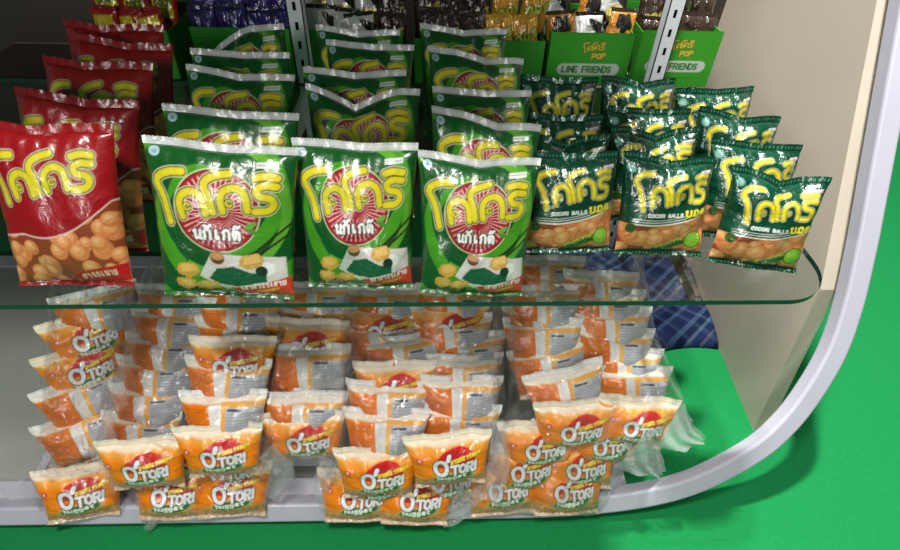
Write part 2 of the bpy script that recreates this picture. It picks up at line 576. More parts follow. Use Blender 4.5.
def green_print(X, Y, aa):
    k = 16.5 / 450
    fx = lambda x: (x - 25) * k
    fy = lambda y: (y - 70) * k
    P = Print(X, Y, aa)
    P.base((13, 80, 27))
    cx, cy = fx(250), fy(250)
    ang = np.arctan2(Y - cy, X - cx)
    rad = np.hypot(X - cx, Y - cy)
    sw = np.sin(rad * 1.15 + ang * 2.0 + 0.35 * np.sin(ang * 5) + 0.4)
    P.put(np.clip((sw + 0.05) * 4, 0, 1), (66, 144, 30))
    sw2 = np.sin(rad * 2.3 + ang * 4.0 + 2.0)
    P.put(np.clip((sw2 - 0.55) * 4, 0, 1), (12, 80, 34))
    P.put(P.cover(np.abs(rad - 7.6) - 0.5) * (np.sin(ang * 1.0 + 1.2) > -0.2), (92, 160, 46))
    P.put(P.cover(np.abs(rad - 6.3) - 0.45) * (np.cos(ang - 2.6) > 0.1), (12, 78, 34))
    # red sunburst disc
    R = 130 * k
    P.put(P.cover(rad - R * 1.03), (196, 206, 150))
    P.put(P.cover(rad - R), (120, 22, 30))
    P.put(P.cover(rad - R * 0.95), (158, 28, 40))
    rays = np.clip((np.cos(ang * 40) - 0.45) * 3, 0, 1) * np.clip((R * 0.93 - rad) * 4, 0, 1) * np.clip((rad - 1.2) * 2, 0, 1)
    P.put(rays * 0.75, (236, 190, 184))
    draw_logo(P, lambda x: fx(240 + (x - 236) * 1.08), lambda y: fy(210 + (y - 215) * 1.06), k * 1.06)
    # white word under the logo
    w = word(['no', 'mai', 'ka', 'e', 'ka', 'tai', 'to'], fx(172), fy(309), 25 * k, 30 * k, gap=0.22, table=TH_GL)
    w = [smooth_path(p, 4) for p in w]
    d = P.d_paths(w)
    P.put(P.cover(d - 8.5 * k), (24, 26, 22))
    P.put(P.cover(d - 4.6 * k), (236, 238, 232))
    P.put(P.cover(P.ell(fx(352), fy(292), 20 * k, 9 * k, -0.5)), (90, 170, 60))
    P.put(P.cover(P.ell(fx(358), fy(312), 18 * k, 8 * k, 0.4)), (60, 140, 50))
    P.put(P.cover(P.d_paths(word('COCORINUGGET', fx(205), fy(352), 7 * k, 8 * k)) - 1.2 * k) * 0.7, (20, 10, 10))
    # plate with seaweed, sauce cup and nuggets
    P.put(P.cover(P.poly([(fx(170), fy(470)), (fx(222), fy(385)), (fx(456), fy(400)), (fx(462), fy(478)), (fx(250), fy(520))])), (216, 208, 206))
    P.put(P.cover(P.poly([(fx(222), fy(385)), (fx(300), fy(392)), (fx(260), fy(440)), (fx(196), fy(428))])) * 0.4, (188, 178, 178))
    nz = P.noise(9, 3)
    P.put(P.cover(P.poly([(fx(200), fy(478)), (fx(232), fy(440)), (fx(290), fy(428)), (fx(340), fy(452)), (fx(392), fy(462)), (fx(392), fy(488)), (fx(300), fy(505)), (fx(225), fy(500))]) + nz * 0.05), (30, 84, 60))
    P.put(np.clip(nz - 0.3, 0, 1) * 0.7 * P.cover(P.poly([(fx(205), fy(478)), (fx(235), fy(445)), (fx(290), fy(435)), (fx(385), fy(470)), (fx(300), fy(500))])), (64, 120, 90))
    P.put(P.cover(P.ell(fx(240), fy(402), 24 * k, 22 * k)), (96, 60, 40))
    P.put(P.cover(P.ell(fx(240), fy(396), 22 * k, 13 * k)), (190, 140, 90))
    P.put(P.cover(P.ell(fx(395), fy(438), 26 * k, 24 * k)), (238, 236, 232))
    P.put(P.cover(P.ell(fx(378), fy(448), 20 * k, 20 * k)), (34, 44, 40))
    for a, b, c, dd in ((318, 418, 470, 290), (330, 424, 486, 308)):
        P.put(P.cover(P.d_path([(fx(a), fy(b)), (fx(c), fy(dd))]) - 3.4 * k), (46, 26, 20))
    P.put(P.cover(P.ell(fx(350), fy(412), 40 * k, 27 * k, -0.25) + nz * 0.1), (206, 158, 78))
    P.put(P.cover(P.ell(fx(350), fy(408), 30 * k, 16 * k, -0.25) + nz * 0.2) * 0.8, (232, 192, 112))
    for a, b, rx, ry in ((135, 448, 38, 26), (120, 500, 36, 24), (190, 506, 42, 18)):
        P.put(P.cover(P.ell(fx(a), fy(b), rx * k, ry * k) + nz * 0.1), (204, 156, 70))
        P.put(P.cover(P.ell(fx(a), fy(b - 4), rx * .6 * k, ry * .6 * k) + nz * 0.2) * 0.7, (230, 186, 100))
    # red ribbon at the foot
    P.put(P.cover(P.poly([(fx(268), fy(512)), (fx(360), fy(500)), (fx(470), fy(468)), (fx(478), fy(540)), (fx(300), fy(545))])), (206, 52, 36))
    rb = word(['ro', 'so', 'a', 'so', 'a', 'ro', 'a', 'e', 'so', 'a', 'bo'], fx(300), fy(506), 11 * k, 17 * k, gap=0.3, slope=-0.17, table=TH_GL)
    P.put(P.cover(P.d_paths(rb) - 2.2 * k), (244, 236, 230))
    rb = word('NUGGET', fx(352), fy(524), 9 * k, 7 * k, gap=0.5, slope=-0.17)
    P.put(P.cover(P.d_paths(rb) - 1.6 * k), (238, 200, 60))
    # badge and label by the top seal
    P.put(P.cover(P.ell(fx(58), fy(88), 16 * k, 14 * k)), (178, 200, 206))
    P.put(P.cover(P.ell(fx(58), fy(88), 9 * k, 8 * k)), (110, 160, 170))
    P.put(P.cover(P.poly([(fx(360), fy(96)), (fx(426), fy(92)), (fx(427), fy(110)), (fx(361), fy(114))])), (222, 226, 222))
    P.put(P.cover(P.d_path([(fx(366), fy(104)), (fx(420), fy(101))]) - 2.5 * k) * 0.6, (90, 100, 96))
    return P.c


def balls(P, y_of, k, seed):
    """orange snack balls filling everything below the line y_of(x)"""
    below = P.cover(-(P.Y - y_of))
    P.put(below, (140, 62, 36))
    rs = np.random.RandomState(seed)
    W, Ht = P.X.max(), P.Y.max()
    for j in range(60):
        x, y = rs.uniform(0, W), rs.uniform(Ht * 0.4, Ht)
        r = rs.uniform(0.8, 1.15) * k
        a = P.cover(P.ell(x, y, r, r * 0.9)) * below
        P.put(a, (206, 124, 72))
        P.put(P.cover(P.ell(x - r * .15, y - r * .2, r * 0.72, r * 0.66)) * below * 0.8, (226, 156, 98))
        P.put(P.cover(P.ell(x - r * .2, y - r * .3, r * 0.35, r * 0.3)) * below * 0.6, (240, 190, 136))


def dark_print(X, Y, aa):
    P = Print(X, Y, aa)
    W, H = 12.6, 12.4
    k = W / 410
    P.base((4, 58, 38))
    P.put(np.clip(P.noise(0.9, 5), 0, 1) * 0.5, (8, 78, 48))
    cx = 5.6
    arc = 8.2 - 0.022 * (X - cx) ** 2 * 2.0 + 0.0 * X - 0.06 * (X - cx)
    arc = 8.05 + 0.9 * np.sin((X / W) * pi) - 0.16 * (X - cx) - 0.55
    balls(P, arc, 1.25, 4)
    for q, wd in ((0, 0.09), (-0.38, 0.05), (-0.7, 0.035)):
        P.put(P.cover(np.abs(Y - arc - q) - wd) * np.clip((X - 1.0) * 1.5, 0, 1), (232, 236, 226))
    lx = lambda x: (x - 60) * k * 0.93 + 1.3
    ly = lambda y: (y - 140) * k * 1.1 + 1.35
    draw_logo(P, lx, ly, k * 0.84)
    d = P.d_paths(word('COCORI BALLS', 3.3, 6.95, 0.34, 0.42, slope=-0.05))
    P.put(P.cover(d - 0.07), (226, 232, 222))
    d = P.d_paths([smooth_path(p, 4) for p in word(['bo', 'o', 'lo'], 8.6, 6.3, 0.85, 0.8, table=TH_GL, slope=-0.1)])
    P.put(P.cover(d - 0.26), (20, 40, 20))
    P.put(P.cover(d - 0.15), (230, 214, 60))
    # slanting green banner, white glove, lime disc
    P.put(P.cover(P.poly([(4.2, 12.4), (9.8, 10.1), (10.2, 11.0), (6.4, 12.8)])), (36, 104, 40))
    P.put(P.cover(P.d_paths(word(['so', 'a', 'ro', 'ka', 'e', 'no', 'a', 'bo'], 5.6, 11.65, 0.36, 0.42, table=TH_GL, slope=-0.41)) - 0.06), (226, 220, 80))
    P.put(P.cover(P.ell(10.6, 10.55, 1.25, 1.3)), (40, 84, 20))
    P.put(P.cover(P.ell(10.6, 10.55, 1.12, 1.18)), (140, 198, 52))
    P.put(P.cover(P.ell(10.3, 10.2, 0.6, 0.6)) * 0.5, (176, 220, 90))
    P.put(P.cover(P.ell(1.3, 9.1, 0.65, 0.7)), (52, 84, 26))
    P.put(P.cover(P.ell(1.0, 1.2, 0.62, 0.6)), (80, 140, 120))
    P.put(P.cover(P.ell(1.0, 1.2, 0.42, 0.4)), (130, 170, 160))
    P.put(P.cover(P.poly([(10.3, 0.9), (12.0, 0.8), (12.0, 1.25), (10.3, 1.35)])), (206, 210, 206))
    P.put(P.cover(P.d_path([(10.4, 1.2), (11.9, 1.1)]) - 0.05), (170, 60, 60))
    return P.c


def red_print(X, Y, aa):
    k = 16.5 / 450
    fx = lambda x: (x - 25) * k
    fy = lambda y: (y - 60) * k
    P = Print(X, Y, aa)
    P.base((146, 12, 20))
    P.put(np.clip(P.noise(0.5, 8) - 0.1, 0, 1) * 0.4, (150, 14, 24))
    arc = 11.6 - 3.0 * np.clip((X - 8) / 8, -0.5, 1) ** 2 - 0.12 * (X - 8)
    balls(P, arc, 1.15, 6)
    P.put(P.cover(np.abs(Y - arc) - 0.1), (222, 190, 180))
    draw_logo(P, fx, lambda y: fy(y) - 0.8, k * 1.02)
    P.put(P.cover(P.poly([(9.2, 16.2), (16.5, 15.2), (16.5, 17.5), (9.5, 18)])), (176, 24, 30))
    P.put(P.cover(P.d_paths(word(['so', 'a', 'ro', 'ka', 'e', 'no', 'a', 'bo'], 10, 16.5, 0.5, 0.7, table=TH_GL, slope=-0.12)) - 0.08), (236, 220, 190))
    return P.c


def nugget_print(X, Y, aa):
    """front of the orange pack"""
    P = Print(X, Y, aa)
    k = 14.0 / 335
    fx = lambda x: (x - 330) * k
    fy = lambda y: (y - 142) * k * 0.98
    P.base((240, 130, 16))
    P.put(np.clip((fy(196) - Y) / 1.2, 0, 1) * 0.6, (248, 186, 84))
    P.put(np.clip((fy(160) - Y) / 0.5, 0, 1), (246, 232, 206))
    nz = P.noise(5, 2)
    P.put(np.clip((Y - fy(296) + nz * 0.3) * 2, 0, 1), (206, 154, 92))
    P.put(np.clip((Y - fy(300)) * 2, 0, 1) * np.clip(nz, 0, 1) * 0.7, (170, 110, 60))
    P.put(P.cover(np.maximum(P.ell(fx(528), fy(225), 82 * k, 62 * k), Y - fy(248))), (206, 34, 34))
    P.put(P.cover(P.ell(fx(528), fy(222), 50 * k, 44 * k)) * 0.5, (166, 18, 26))
    # green oval and its word
    sl = -0.10
    e = P.ell(fx(512), fy(296), 104 * k, 25 * k, sl)
    P.put(P.cover(e), (190, 172, 110))
    P.put(P.cover(e + 3.5 * k), (52, 112, 62))
    d = P.d_paths(word('Nugget', fx(442), fy(290), 17 * k, 20 * k, gap=0.35, slope=sl))
    P.put(P.cover(d - 3.6 * k), (236, 240, 226))
    # big letters
    ring = [(fx(462 + 25 * cos(a)), fy(246 + 34 * sin(a))) for a in np.linspace(0, 2 * pi, 28)]
    big = [ring, [(fx(500), fy(192)), (fx(494), fy(210))]]
    tori = word('T', fx(506), fy(238), 32 * k, 42 * k, slope=sl) + word('O', fx(543), fy(234), 26 * k, 42 * k, slope=sl) + \
        word('R', fx(577), fy(231), 23 * k, 42 * k, slope=sl) + [[(fx(611), fy(228)), (fx(612), fy(268))]]
    d1, d2 = P.d_paths(big), P.d_paths(tori)
    P.put(P.cover(np.minimum(d1 - 13 * k, d2 - 9.5 * k)), (70, 28, 30))
    P.put(P.cover(np.minimum(d1 - 9 * k, d2 - 6.2 * k)), (232, 232, 236))
    th = [smooth_path(p, 3) for p in word(['o', 'a', 'no', 'ka', 'e', 'a', 'ro', 'to', 'o', 'ro'], fx(506), fy(212), 10 * k, 15 * k, gap=0.25, table=TH_GL, slope=-0.22)]
    d = P.d_paths(th)
    P.put(P.cover(d - 4.6 * k), (120, 60, 14))
    P.put(P.cover(d - 2.6 * k), (246, 216, 70))
    P.put(P.cover(P.ell(fx(378), fy(210), 12 * k, 12 * k)), (196, 30, 30))
    P.put(P.cover(P.d_paths(word('K', fx(374), fy(205), 8 * k, 10 * k)) - 1.6 * k), (250, 235, 225))
    return P.c


def nugget_back_print(X, Y, aa):
    P = Print(X, Y, aa)
    P.base((226, 222, 220))
    P.put(P.cover(P.poly([(0, 0.9), (5.2, 0.9), (5.3, 10), (0, 10)])), (228, 118, 16))
    P.put(np.clip(P.noise(0.8, 12), 0, 1) * 0.5 * P.cover(P.poly([(0, 0.9), (5.2, 0.9), (5.3, 10), (0, 10)])), (196, 92, 22))
    for i in range(9):
        y = 1.7 + i * 0.42
        P.put(P.cover(P.d_path([(0.9, y), (4.3 - (i % 3) * 0.4, y)]) - 0.09) * 0.5, (120, 58, 22))
    P.put(P.cover(P.poly([(7.1, 0.7), (14, 0.7), (14, 10), (7.1, 10)])), (232, 168, 76))
    P.put(P.cover(P.poly([(7.9, 1.5), (14, 1.5), (14, 10), (7.9, 10)])), (176, 178, 184))
    for i in range(11):
        y = 2.6 + i * 0.55
        P.put(P.cover(P.d_path([(8.3, y), (13.3 - (i * 7 % 4) * 0.4, y)]) - 0.10) * 0.42, (96, 100, 112))
    P.put(P.cover(P.poly([(8.2, 1.75), (10.6, 1.75), (10.6, 2.15), (8.2, 2.15)])), (60, 64, 80))
    P.put(np.clip((0.75 - Y) * 3, 0, 1), (238, 226, 206))
    P.put(P.cover(np.abs(Y - 0.85) - 0.12) * 0.8, (232, 170, 84))
    return P.c


def small_print(kind):
    def fn(X, Y, aa):
        P = Print(X, Y, aa)
        W = X.max()
        if kind == 'candy':
            P.base((176, 34, 30))
            P.put(P.cover(P.poly([(0.8, 1.2), (W - .8, .8), (W - .6, 6.5), (0.6, 7)])), (206, 190, 40))
            P.put(P.cover(P.d_paths(word('COCO', 1.4, 3.2, 0.8, 1.3, slope=-.1)) - 0.22), (60, 96, 40))
            P.put(P.cover(P.ell(W * .5, 9, 1.6, 1.2)), (200, 120, 50))
        elif kind == 'purple':
            P.base((50, 38, 118))
            P.put(np.clip(P.noise(1.2, 3), 0, 1) * 0.6, (24, 20, 46))
            P.put(P.cover(P.d_paths(word('COCO', 1.2, 5.4, 0.9, 1.1, slope=-.15)) - 0.2) * .6, (150, 140, 150))
            P.put(P.cover(P.ell(W * .5, 9.2, 1.8, 1.2) + P.noise(4, 2) * .2), (116, 84, 50))
        elif kind == 'cow':
            P.base((206, 206, 204))
            P.put(np.clip((P.noise(0.9, 21) - 0.25) * 8, 0, 1), (26, 26, 28))
            d = P.d_paths(word('COCO', 1.4, 4.0, .8, 1.5, slope=-.05))
            P.put(P.cover(P.ell(W * .55, 5, 2.3, 1.7)), (186, 168, 80))
            P.put(P.cover(d - .2), (236, 220, 120))
            P.put(P.cover(9.3 - Y), (214, 140, 50))
            P.put(P.cover(P.ell(W * .5, 8.6, 1.7, 2.0) + P.noise(4, 2) * .2), (196, 140, 70))
        elif kind == 'label':
            P.base((206, 136, 44))
            P.put(P.cover(6.4 - Y), (170, 172, 182))
            for i in range(10):
                P.put(P.cover(P.d_path([(.8, 7 + i * .5), (W - .8 - (i % 3) * .4, 7 + i * .5)]) - .1) * .6, (90, 92, 104))
            P.put(P.cover(P.ell(W * .5, 2.2, 2.2, 1.8) + P.noise(2, 4) * .4), (34, 32, 32))
        elif kind == 'brown':
            P.base((52, 36, 28))
            d = P.d_paths([smooth_path(p, 3) for p in word(['ka', 'o', 'ro'], 1.4, 4.2, 1.3, 1.6, table=TH_GL, slope=-.3)])
            P.put(P.cover(d - .55), (40, 44, 20))
            P.put(P.cover(d - .34), (184, 172, 84))
            P.put(P.cover(P.d_paths(word('COCO', 2.4, 6.8, .6, .6, slope=-.1)) - .1) * .8, (186, 180, 160))
            P.put(P.cover(P.ell(W * .5, 9.6, 2, 1.0) + P.noise(4, 2) * .2), (120, 58, 34))
        else:
            P.base((202, 146, 42))
            P.put(np.clip(P.noise(1.2, 5), 0, 1) * .4, (226, 180, 80))
            d = P.d_paths([smooth_path(p, 3) for p in word(['ka', 'o', 'ro'], 1.2, 3.4, 1.4, 1.6, table=TH_GL, slope=-.3)])
            P.put(P.cover(d - .5), (60, 74, 24))
            P.put(P.cover(d - .3), (170, 190, 70))
            P.put(P.cover(8.4 - Y), (36, 38, 110))
        return P.c
    return fn


def box_print(X, Y, aa):
    P = Print(X, Y, aa)
    P.base((62, 164, 44))
    d = P.d_paths([[(x, y) for x, y in p] for p in logo_paths(lambda x: 6.9 + (x - 60) * .0128, lambda y: 1.9 + (y - 140) * .0135)])
    P.put(P.cover(d - 0.3), (90, 104, 30))
    P.put(P.cover(d - 0.16), (206, 196, 70))
    d = P.d_paths(word('POP', 9.2, 4.3, .75, 1.0, slope=-.05))
    P.put(P.cover(d - 0.3), (90, 104, 30))
    P.put(P.cover(d - 0.16), (214, 200, 70))
    pill = P.d_path([(3.4, 7.55), (14.2, 7.55)])
    P.put(P.cover(pill - 1.25), (206, 216, 206))
    d = P.d_paths(word('LINE FRIENDS', 3.3, 6.95, .74, 1.2, gap=.30))
    P.put(P.cover(d - 0.17), (44, 128, 50))
    P.put(P.cover(P.d_path([(5, 10.1), (13, 10.1)]) - .07), (30, 100, 34))
    return P.c


# ------------------------------------------------------------------ bag geometry
def rsin(u, v, k, seed, n=8):
    rs = np.random.RandomState(seed)
    o = np.zeros(np.broadcast(u, v).shape)
    for i in range(n):
        a = rs.uniform(0, 2 * pi)
        f = k * rs.uniform(0.6, 1.6)
        o = o + np.sin((u * cos(a) + v * sin(a)) * f + rs.uniform(0, 6.28))
    return o / sqrt(n)


def make_bag(name, W, H, T, nx, nz, ht, hb, art, mat, seed, seal_top, seal_bottom, dips=(), lift=0.0, wave=0.004, crease=1.0,
             back_rgb=(150, 150, 150), pinch=0.05, art_size=None, taper=0.0, dots=False, seal_fold=0.0):
    """a filled pillow bag: pouch, top seal and bottom seal under an empty at its base; front faces -Y, stands on z=0"""
    root = empty(name)
    u = np.linspace(0, 1, nx)[None, :]
    v = np.linspace(0, 1, nz)[:, None]
    rs = np.random.RandomState(seed)
    ph = rs.uniform(0, 6.28, 6)
    face = H - ht - hb

    def dip(uu):
        d = np.zeros_like(uu)
        for c, w, a in dips:
            d = d + a * np.maximum(0, 1 - np.abs(uu - c) / w) ** 1.4
        return d - lift * (uu - 0.5)

    def wav(uu):
        return wave * (np.sin(uu * 5.0 + ph[0]) + 0.6 * np.sin(uu * 11 + ph[1]) + 0.25 * np.sin(uu * 23 + ph[2]))

    def wavb(uu):
        return 0.6 * wave * (np.sin(uu * 6.0 + ph[3]) + 0.6 * np.sin(uu * 13 + ph[4]))
    xs = (u - 0.5) * W * (1 - pinch * np.sin(pi * v) ** 0.7 + 0 * u) * (1 - taper * (1 - v) ** 1.3)
    zs = hb + face * v - dip(u) * v ** 3 + 0 * u
    t = T / 2 * np.clip(1 - np.abs(2 * u - 1) ** 2.6, 0, 1) ** 0.6 * np.clip(1 - np.abs(2 * v - 1) ** 2.6, 0, 1) ** 0.6
    env = np.clip(t / (T / 2), 0, 1) ** 0.5
    seal_w = np.exp(-(1 - v) / 0.14) + np.exp(-v / 0.12)
    side_w = np.exp(-u / 0.10) + np.exp(-(1 - u) / 0.10)
    fold = np.sin(u * 2 * pi * 5 + ph[0] + 1.4 * np.sin(v * 7)) + 0.7 * np.sin(u * 2 * pi * 9 + ph[1])
    sfold = np.sin(v * 2 * pi * 4 + ph[2] + np.sin(u * 6)) + 0.6 * np.sin(v * 2 * pi * 7.5 + ph[3])
    rid = 1 - np.abs(rsin(u * 1.0, v * face / W, 9, seed + 5))
    wr = crease * (0.0016 * fold * seal_w + 0.0013 * sfold * side_w + 0.0022 * np.clip(rid, -1, 1) * 0.7 + 0.0018 * rsin(u, v, 12, seed + 9))
    yc = wav(u) * v ** 3 + wavb(u) * (1 - v) ** 3
    yf = yc - t * 1.0 - wr * env
    yb = yc + t * 0.75 - 0.6 * wr * env
    aw, ah = art_size or (W * 100, face * 100)
    X, Y = np.broadcast_arrays(u * aw, (1 - v) * ah)
    aa = 1.2 * aw / nx
    cf = art(X, Y, aa)
    nb = nx // 3 + 1, nz // 3 + 1
    # back side on a coarser grid of its own
    iu = np.unique(np.linspace(0, nx - 1, nb[0]).astype(int))
    iv = np.unique(np.linspace(0, nz - 1, nb[1]).astype(int))

    def grid_faces(nx_, nz_, off, flip):
        a = (np.arange(nz_ - 1)[:, None] * nx_ + np.arange(nx_ - 1)[None, :]).ravel() + off
        q = np.stack([a, a + 1, a + nx_ + 1, a + nx_], 1)
        return q[:, ::-1] if flip else q
    V1 = np.stack([xs, yf, zs], -1).reshape(-1, 3)
    sub = np.ix_(iv, iu)
    V2 = np.stack([xs[sub], yb[sub], zs[sub]], -1).reshape(-1, 3)
    F1 = grid_faces(nx, nz, 0, False)
    F2 = grid_faces(len(iu), len(iv), len(V1), True)
    C2 = np.tile(lin(back_rgb), (len(V2), 1))
    mesh_obj('pouch', np.vstack([V1, V2]), np.vstack([F1, F2]), mat, root, np.vstack([cf.reshape(-1, 3), C2]))

    def seal(nm, z0, h, rgb, wfun, dfun, sign, foldamt):
        n, rws = nx, 6
        uu = np.linspace(0, 1, n)[None, :]
        r = np.linspace(0, 1, rws)[:, None]
        zz = z0 + sign * r * h - dfun(uu) + 0 * uu
        zig = 0.0011 * (np.arange(n) % 4 / 3.0 - 0.5)
        zz[-1] += sign * zig
        yy = wfun(uu) + foldamt * r ** 2 + 0.0006 * np.sin(uu * 60 + ph[1]) * r
        xx = (uu - 0.5) * W * (1 + 0.012 * r) * (1.0 if sign > 0 else 1 - taper)
        A = np.stack(np.broadcast_arrays(xx, yy - 0.0005, zz), -1).reshape(-1, 3)
        B = np.stack(np.broadcast_arrays(xx, yy + 0.0005, zz), -1).reshape(-1, 3)
        FA = grid_faces(n, rws, 0, sign < 0)
        FB = grid_faces(n, rws, len(A), sign > 0)
        col = np.tile(lin(rgb), (rws, n, 1))
        col *= (0.90 + 0.10 * np.sin(r * 22))[..., None] * np.ones((1, n, 1))
        if dots:
            msk = ((np.arange(n)[None, :] % 5 < 2) & (np.arange(rws)[:, None] > 1) & (np.arange(rws)[:, None] < 4))
            col[msk] = lin((70, 130, 104))
        cc = col.reshape(-1, 3)
        mesh_obj(nm, np.vstack([A, B]), np.vstack([FA, FB]), mat, root, np.vstack([cc, cc]))
    seal('top_seal', hb + face, ht, seal_top, wav, dip, 1, seal_fold)
    seal('bottom_seal', hb, hb * 0.98, seal_bottom, wavb, lambda q: 0 * q, -1, -hb * 0.5)
    root['bag_height'] = H
    return root


def orient(o, base, lean, yaw=0.0, roll=0.0):
    R3 = Matrix.Rotation(radians(yaw), 3, 'Z') @ Matrix.Rotation(-radians(lean), 3, 'X') @ Matrix.Rotation(radians(roll), 3, 'Y')
    o.rotation_euler = R3.to_euler()
    o.location = base
    return R3


protos_used = {}


def spawn(proto):
    """first use moves the built bag itself, later uses copy it"""
    if protos_used.get(proto.name):
        return copy_thing(proto)
    protos_used[proto.name] = True
    return proto


# ------------------------------------------------------------------ the setting
def flat(name, pts, mat, thick=None):
    return mesh_obj(name, pts, [list(range(len(pts)))], mat, smooth=False)


fl = MB().box(-4.0, 4.0, -2.0, 5.0, -0.06, 0.0).build('floor', M['carpet'])
structure(fl, 'green carpet floor')
wb = MB().box(-1.4, 0.78, 1.40, 1.46, 0, 1.7).build('wall_back', M['backing'])
structure(wb, 'dark back panel of the display')
# right wall follows its measured foot line; its front edge leans back with the frame
TILT = radians(30)
RY = 0.42


def frame_pt(x, s, dep=0.0):
    """point on the leaning plane of the frame: x sideways, s up along the plane, dep behind it"""
    return Vector((x, RY + s * sin(TILT) + dep * cos(TILT), s * cos(TILT) - dep * sin(TILT)))


wa, wc = on_z(757, 440, 0), on_z(676, 245, 0)
wdir = (wc - wa) / (wc.y - wa.y)


def wall_x(y):
    return wa.x + wdir.x * (y - wa.y)


def side_wall(name, fx, thick):
    prof = [(0.60, 0.0), (1.42, 0.0), (1.42, 1.7), (RY + 1.75 * sin(TILT) + 0.04, 1.5155), (RY + 0.40 * sin(TILT) + 0.042, 0.345)]
    v = [(fx(y), y, z) for y, z in prof] + [(fx(y) + thick, y, z) for y, z in prof]
    n = len(prof)
    f = [list(range(n))[::-1], list(range(n, 2 * n))] + [[i, (i + 1) % n, n + (i + 1) % n, n + i] for i in range(n)]
    return structure(mesh_obj(name, v, f, M['cream'], smooth=False), 'cream side panel of the display')


side_wall('wall_right', wall_x, 0.03)

# white rounded frame leaning back on the floor
CURVE = [(0.06, 0.0), (0.235, 0.002), (0.379, 0.017), (0.484, 0.048), (0.580, 0.106), (0.631, 0.158), (0.668, 0.219), (0.700, 0.300), (0.715, 0.390), (0.720, 0.50), (0.720, 1.75)]
arc_r = smooth_path(CURVE[:-1], 8)
MID = -0.29


def frame_path(inset):
    r = [np.array(p) for p in arc_r] + [np.array(CURVE[-1])]
    out = []
    for i, p in enumerate(r):
        t = r[min(i + 1, len(r) - 1)] - r[max(i - 1, 0)]
        t = t / np.linalg.norm(t)
        out.append((float(p[0] - t[1] * inset), float(p[1] + t[0] * inset)))
    return [(2 * MID - a, b) for a, b in out[::-1]] + out


FW, FD = 0.035, 0.030
out_p, in_p = frame_path(0), frame_path(FW)
V, Fc = [], []
n = len(out_p)
for (a, b), (c, d_) in zip(out_p, in_p):
    V += [frame_pt(a, b), frame_pt(c, d_), frame_pt(c, d_, FD), frame_pt(a, b, FD)]
for i in range(n - 1):
    for j in range(4):
        k = (j + 1) % 4
        Fc.append([i * 4 + j, i * 4 + k, (i + 1) * 4 + k, (i + 1) * 4 + j])
Fc += [[0, 1, 2, 3], [(n - 1) * 4 + 3, (n - 1) * 4 + 2, (n - 1) * 4 + 1, (n - 1) * 4]]
zmin = min(p.z for p in V)
V = [p - Vector((0, 0, zmin)) for p in V]
rim = mesh_obj('curved_stand_rim', V, Fc, M['white_lacquer'], smooth=False)
md = rim.modifiers.new('bevel', 'BEVEL')
md.width, md.segments, md.limit_method, md.angle_limit = 0.004, 2, 'ANGLE', radians(40)
tag(rim, 'white rounded rim curving up from the green floor around the shelves', 'display rim')

# white base shelf with grey panels
BZ = 0.030
br = on_z(631, 500, BZ).x
base = empty('base_shelf', (0, 0, 0))
tag(base, 'low white base shelf with grey panels under the orange packs', 'shelf')
by0, by1 = RY + 0.03, 1.1
cells = []
x = br - 0.043
xs_div = on_z(320, 490, BZ).x
cells = [(xs_div + 0.008, br - 0.043), (xs_div - 0.50, xs_div - 0.008), (xs_div - 1.0, xs_div - 0.516)]
fr = MB()
fr.box(-1.2, br, by0, by0 + 0.045, 0.0, BZ)
fr.box(-1.2, br, by1 - 0.04, by1, 0.0, BZ)
edges = [(-1.2, cells[2][0]), (cells[2][1], cells[1][0]), (cells[1][1], cells[0][0]), (cells[0][1], br)]
for a, b in edges:
    fr.box(a, b, by0 + 0.045, by1 - 0.04, 0.0, BZ)
fr.build('frame', M['white_lacquer'], base, 0.0015)
for a, b in cells:
    MB().box(a, b, by0 + 0.045, by1 - 0.04, 0.0, BZ - 0.004).build('panel', M['grey_panel'], base)

# glass shelf with rounded front corner
GZ = 0.48
gl_l, gl_r = on_z(83, 304.5, GZ), on_z(700, 300.7, GZ)
gs = (gl_r.y - gl_l.y) / (gl_r.x - gl_l.x)


def glass_y(x):
    return gl_l.y + gs * (x - gl_l.x)


gx1 = on_z(815, 262, GZ).x
gx0, gy1 = -1.02, 1.14
rc = 0.075
pl = [(gx0, gy1), (gx0, glass_y(gx0))]
for a in np.linspace(1.5 * pi, 2 * pi, 14):
    xx = gx1 - rc + rc * cos(a)
    pl.append((xx, glass_y(gx1 - rc) + rc + rc * sin(a)))
pl.append((gx1, gy1))
GT = 0.008
n = len(pl)
v = [(a, b, GZ - GT) for a, b in pl] + [(a, b, GZ) for a, b in pl]
f = [list(range(n))[::-1], list(range(n, 2 * n))] + [[i, (i + 1) % n, n + (i + 1) % n, n + i] for i in range(n)]
# counter-clockwise from above check
gobj = mesh_obj('glass_shelf', v, f, None, smooth=False, mats=[M['glass'], M['glass_edge']], fmat=[0, 0] + [1] * n)
tag(gobj, 'clear glass shelf with a rounded front corner carrying the snack bags', 'glass shelf')


# slotted uprights with a bracket each
def upright(px, py, label, grp):
    p = on_y(px, py, 1.155)
    r = empty('slotted_upright', (p.x, 1.155, 0))
    tag(r, label, 'shelf upright', grp)
    b = MB()
    hw, dp, wt = 0.0155, 0.03, 0.002
    top = 1.5
    b.box(-hw, -hw + wt, 0, dp, 0, top).box(hw - wt, hw, 0, dp, 0, top).box(-hw, hw, dp - wt, dp, 0, top)
    sw, sh, pitch = 0.0034, 0.016, 0.0375
    b.box(-hw, -sw, 0, wt, 0, top).box(sw, hw, 0, wt, 0, top)
    z = 0.02
    while z < top - 0.03:
        b.box(-sw, sw, 0, wt, z + sh, z + pitch)
        z += pitch
    b.build('channel', M['steel_white'], r)
    s = MB().box(-hw + 0.003, hw - 0.003, 0.008, 0.010, 0.01, top - 0.01)
    s.build('slot_shade_strip', M['painted_slot_shade'], r)  # dark strip standing in for the shade inside the slots
    return p.x


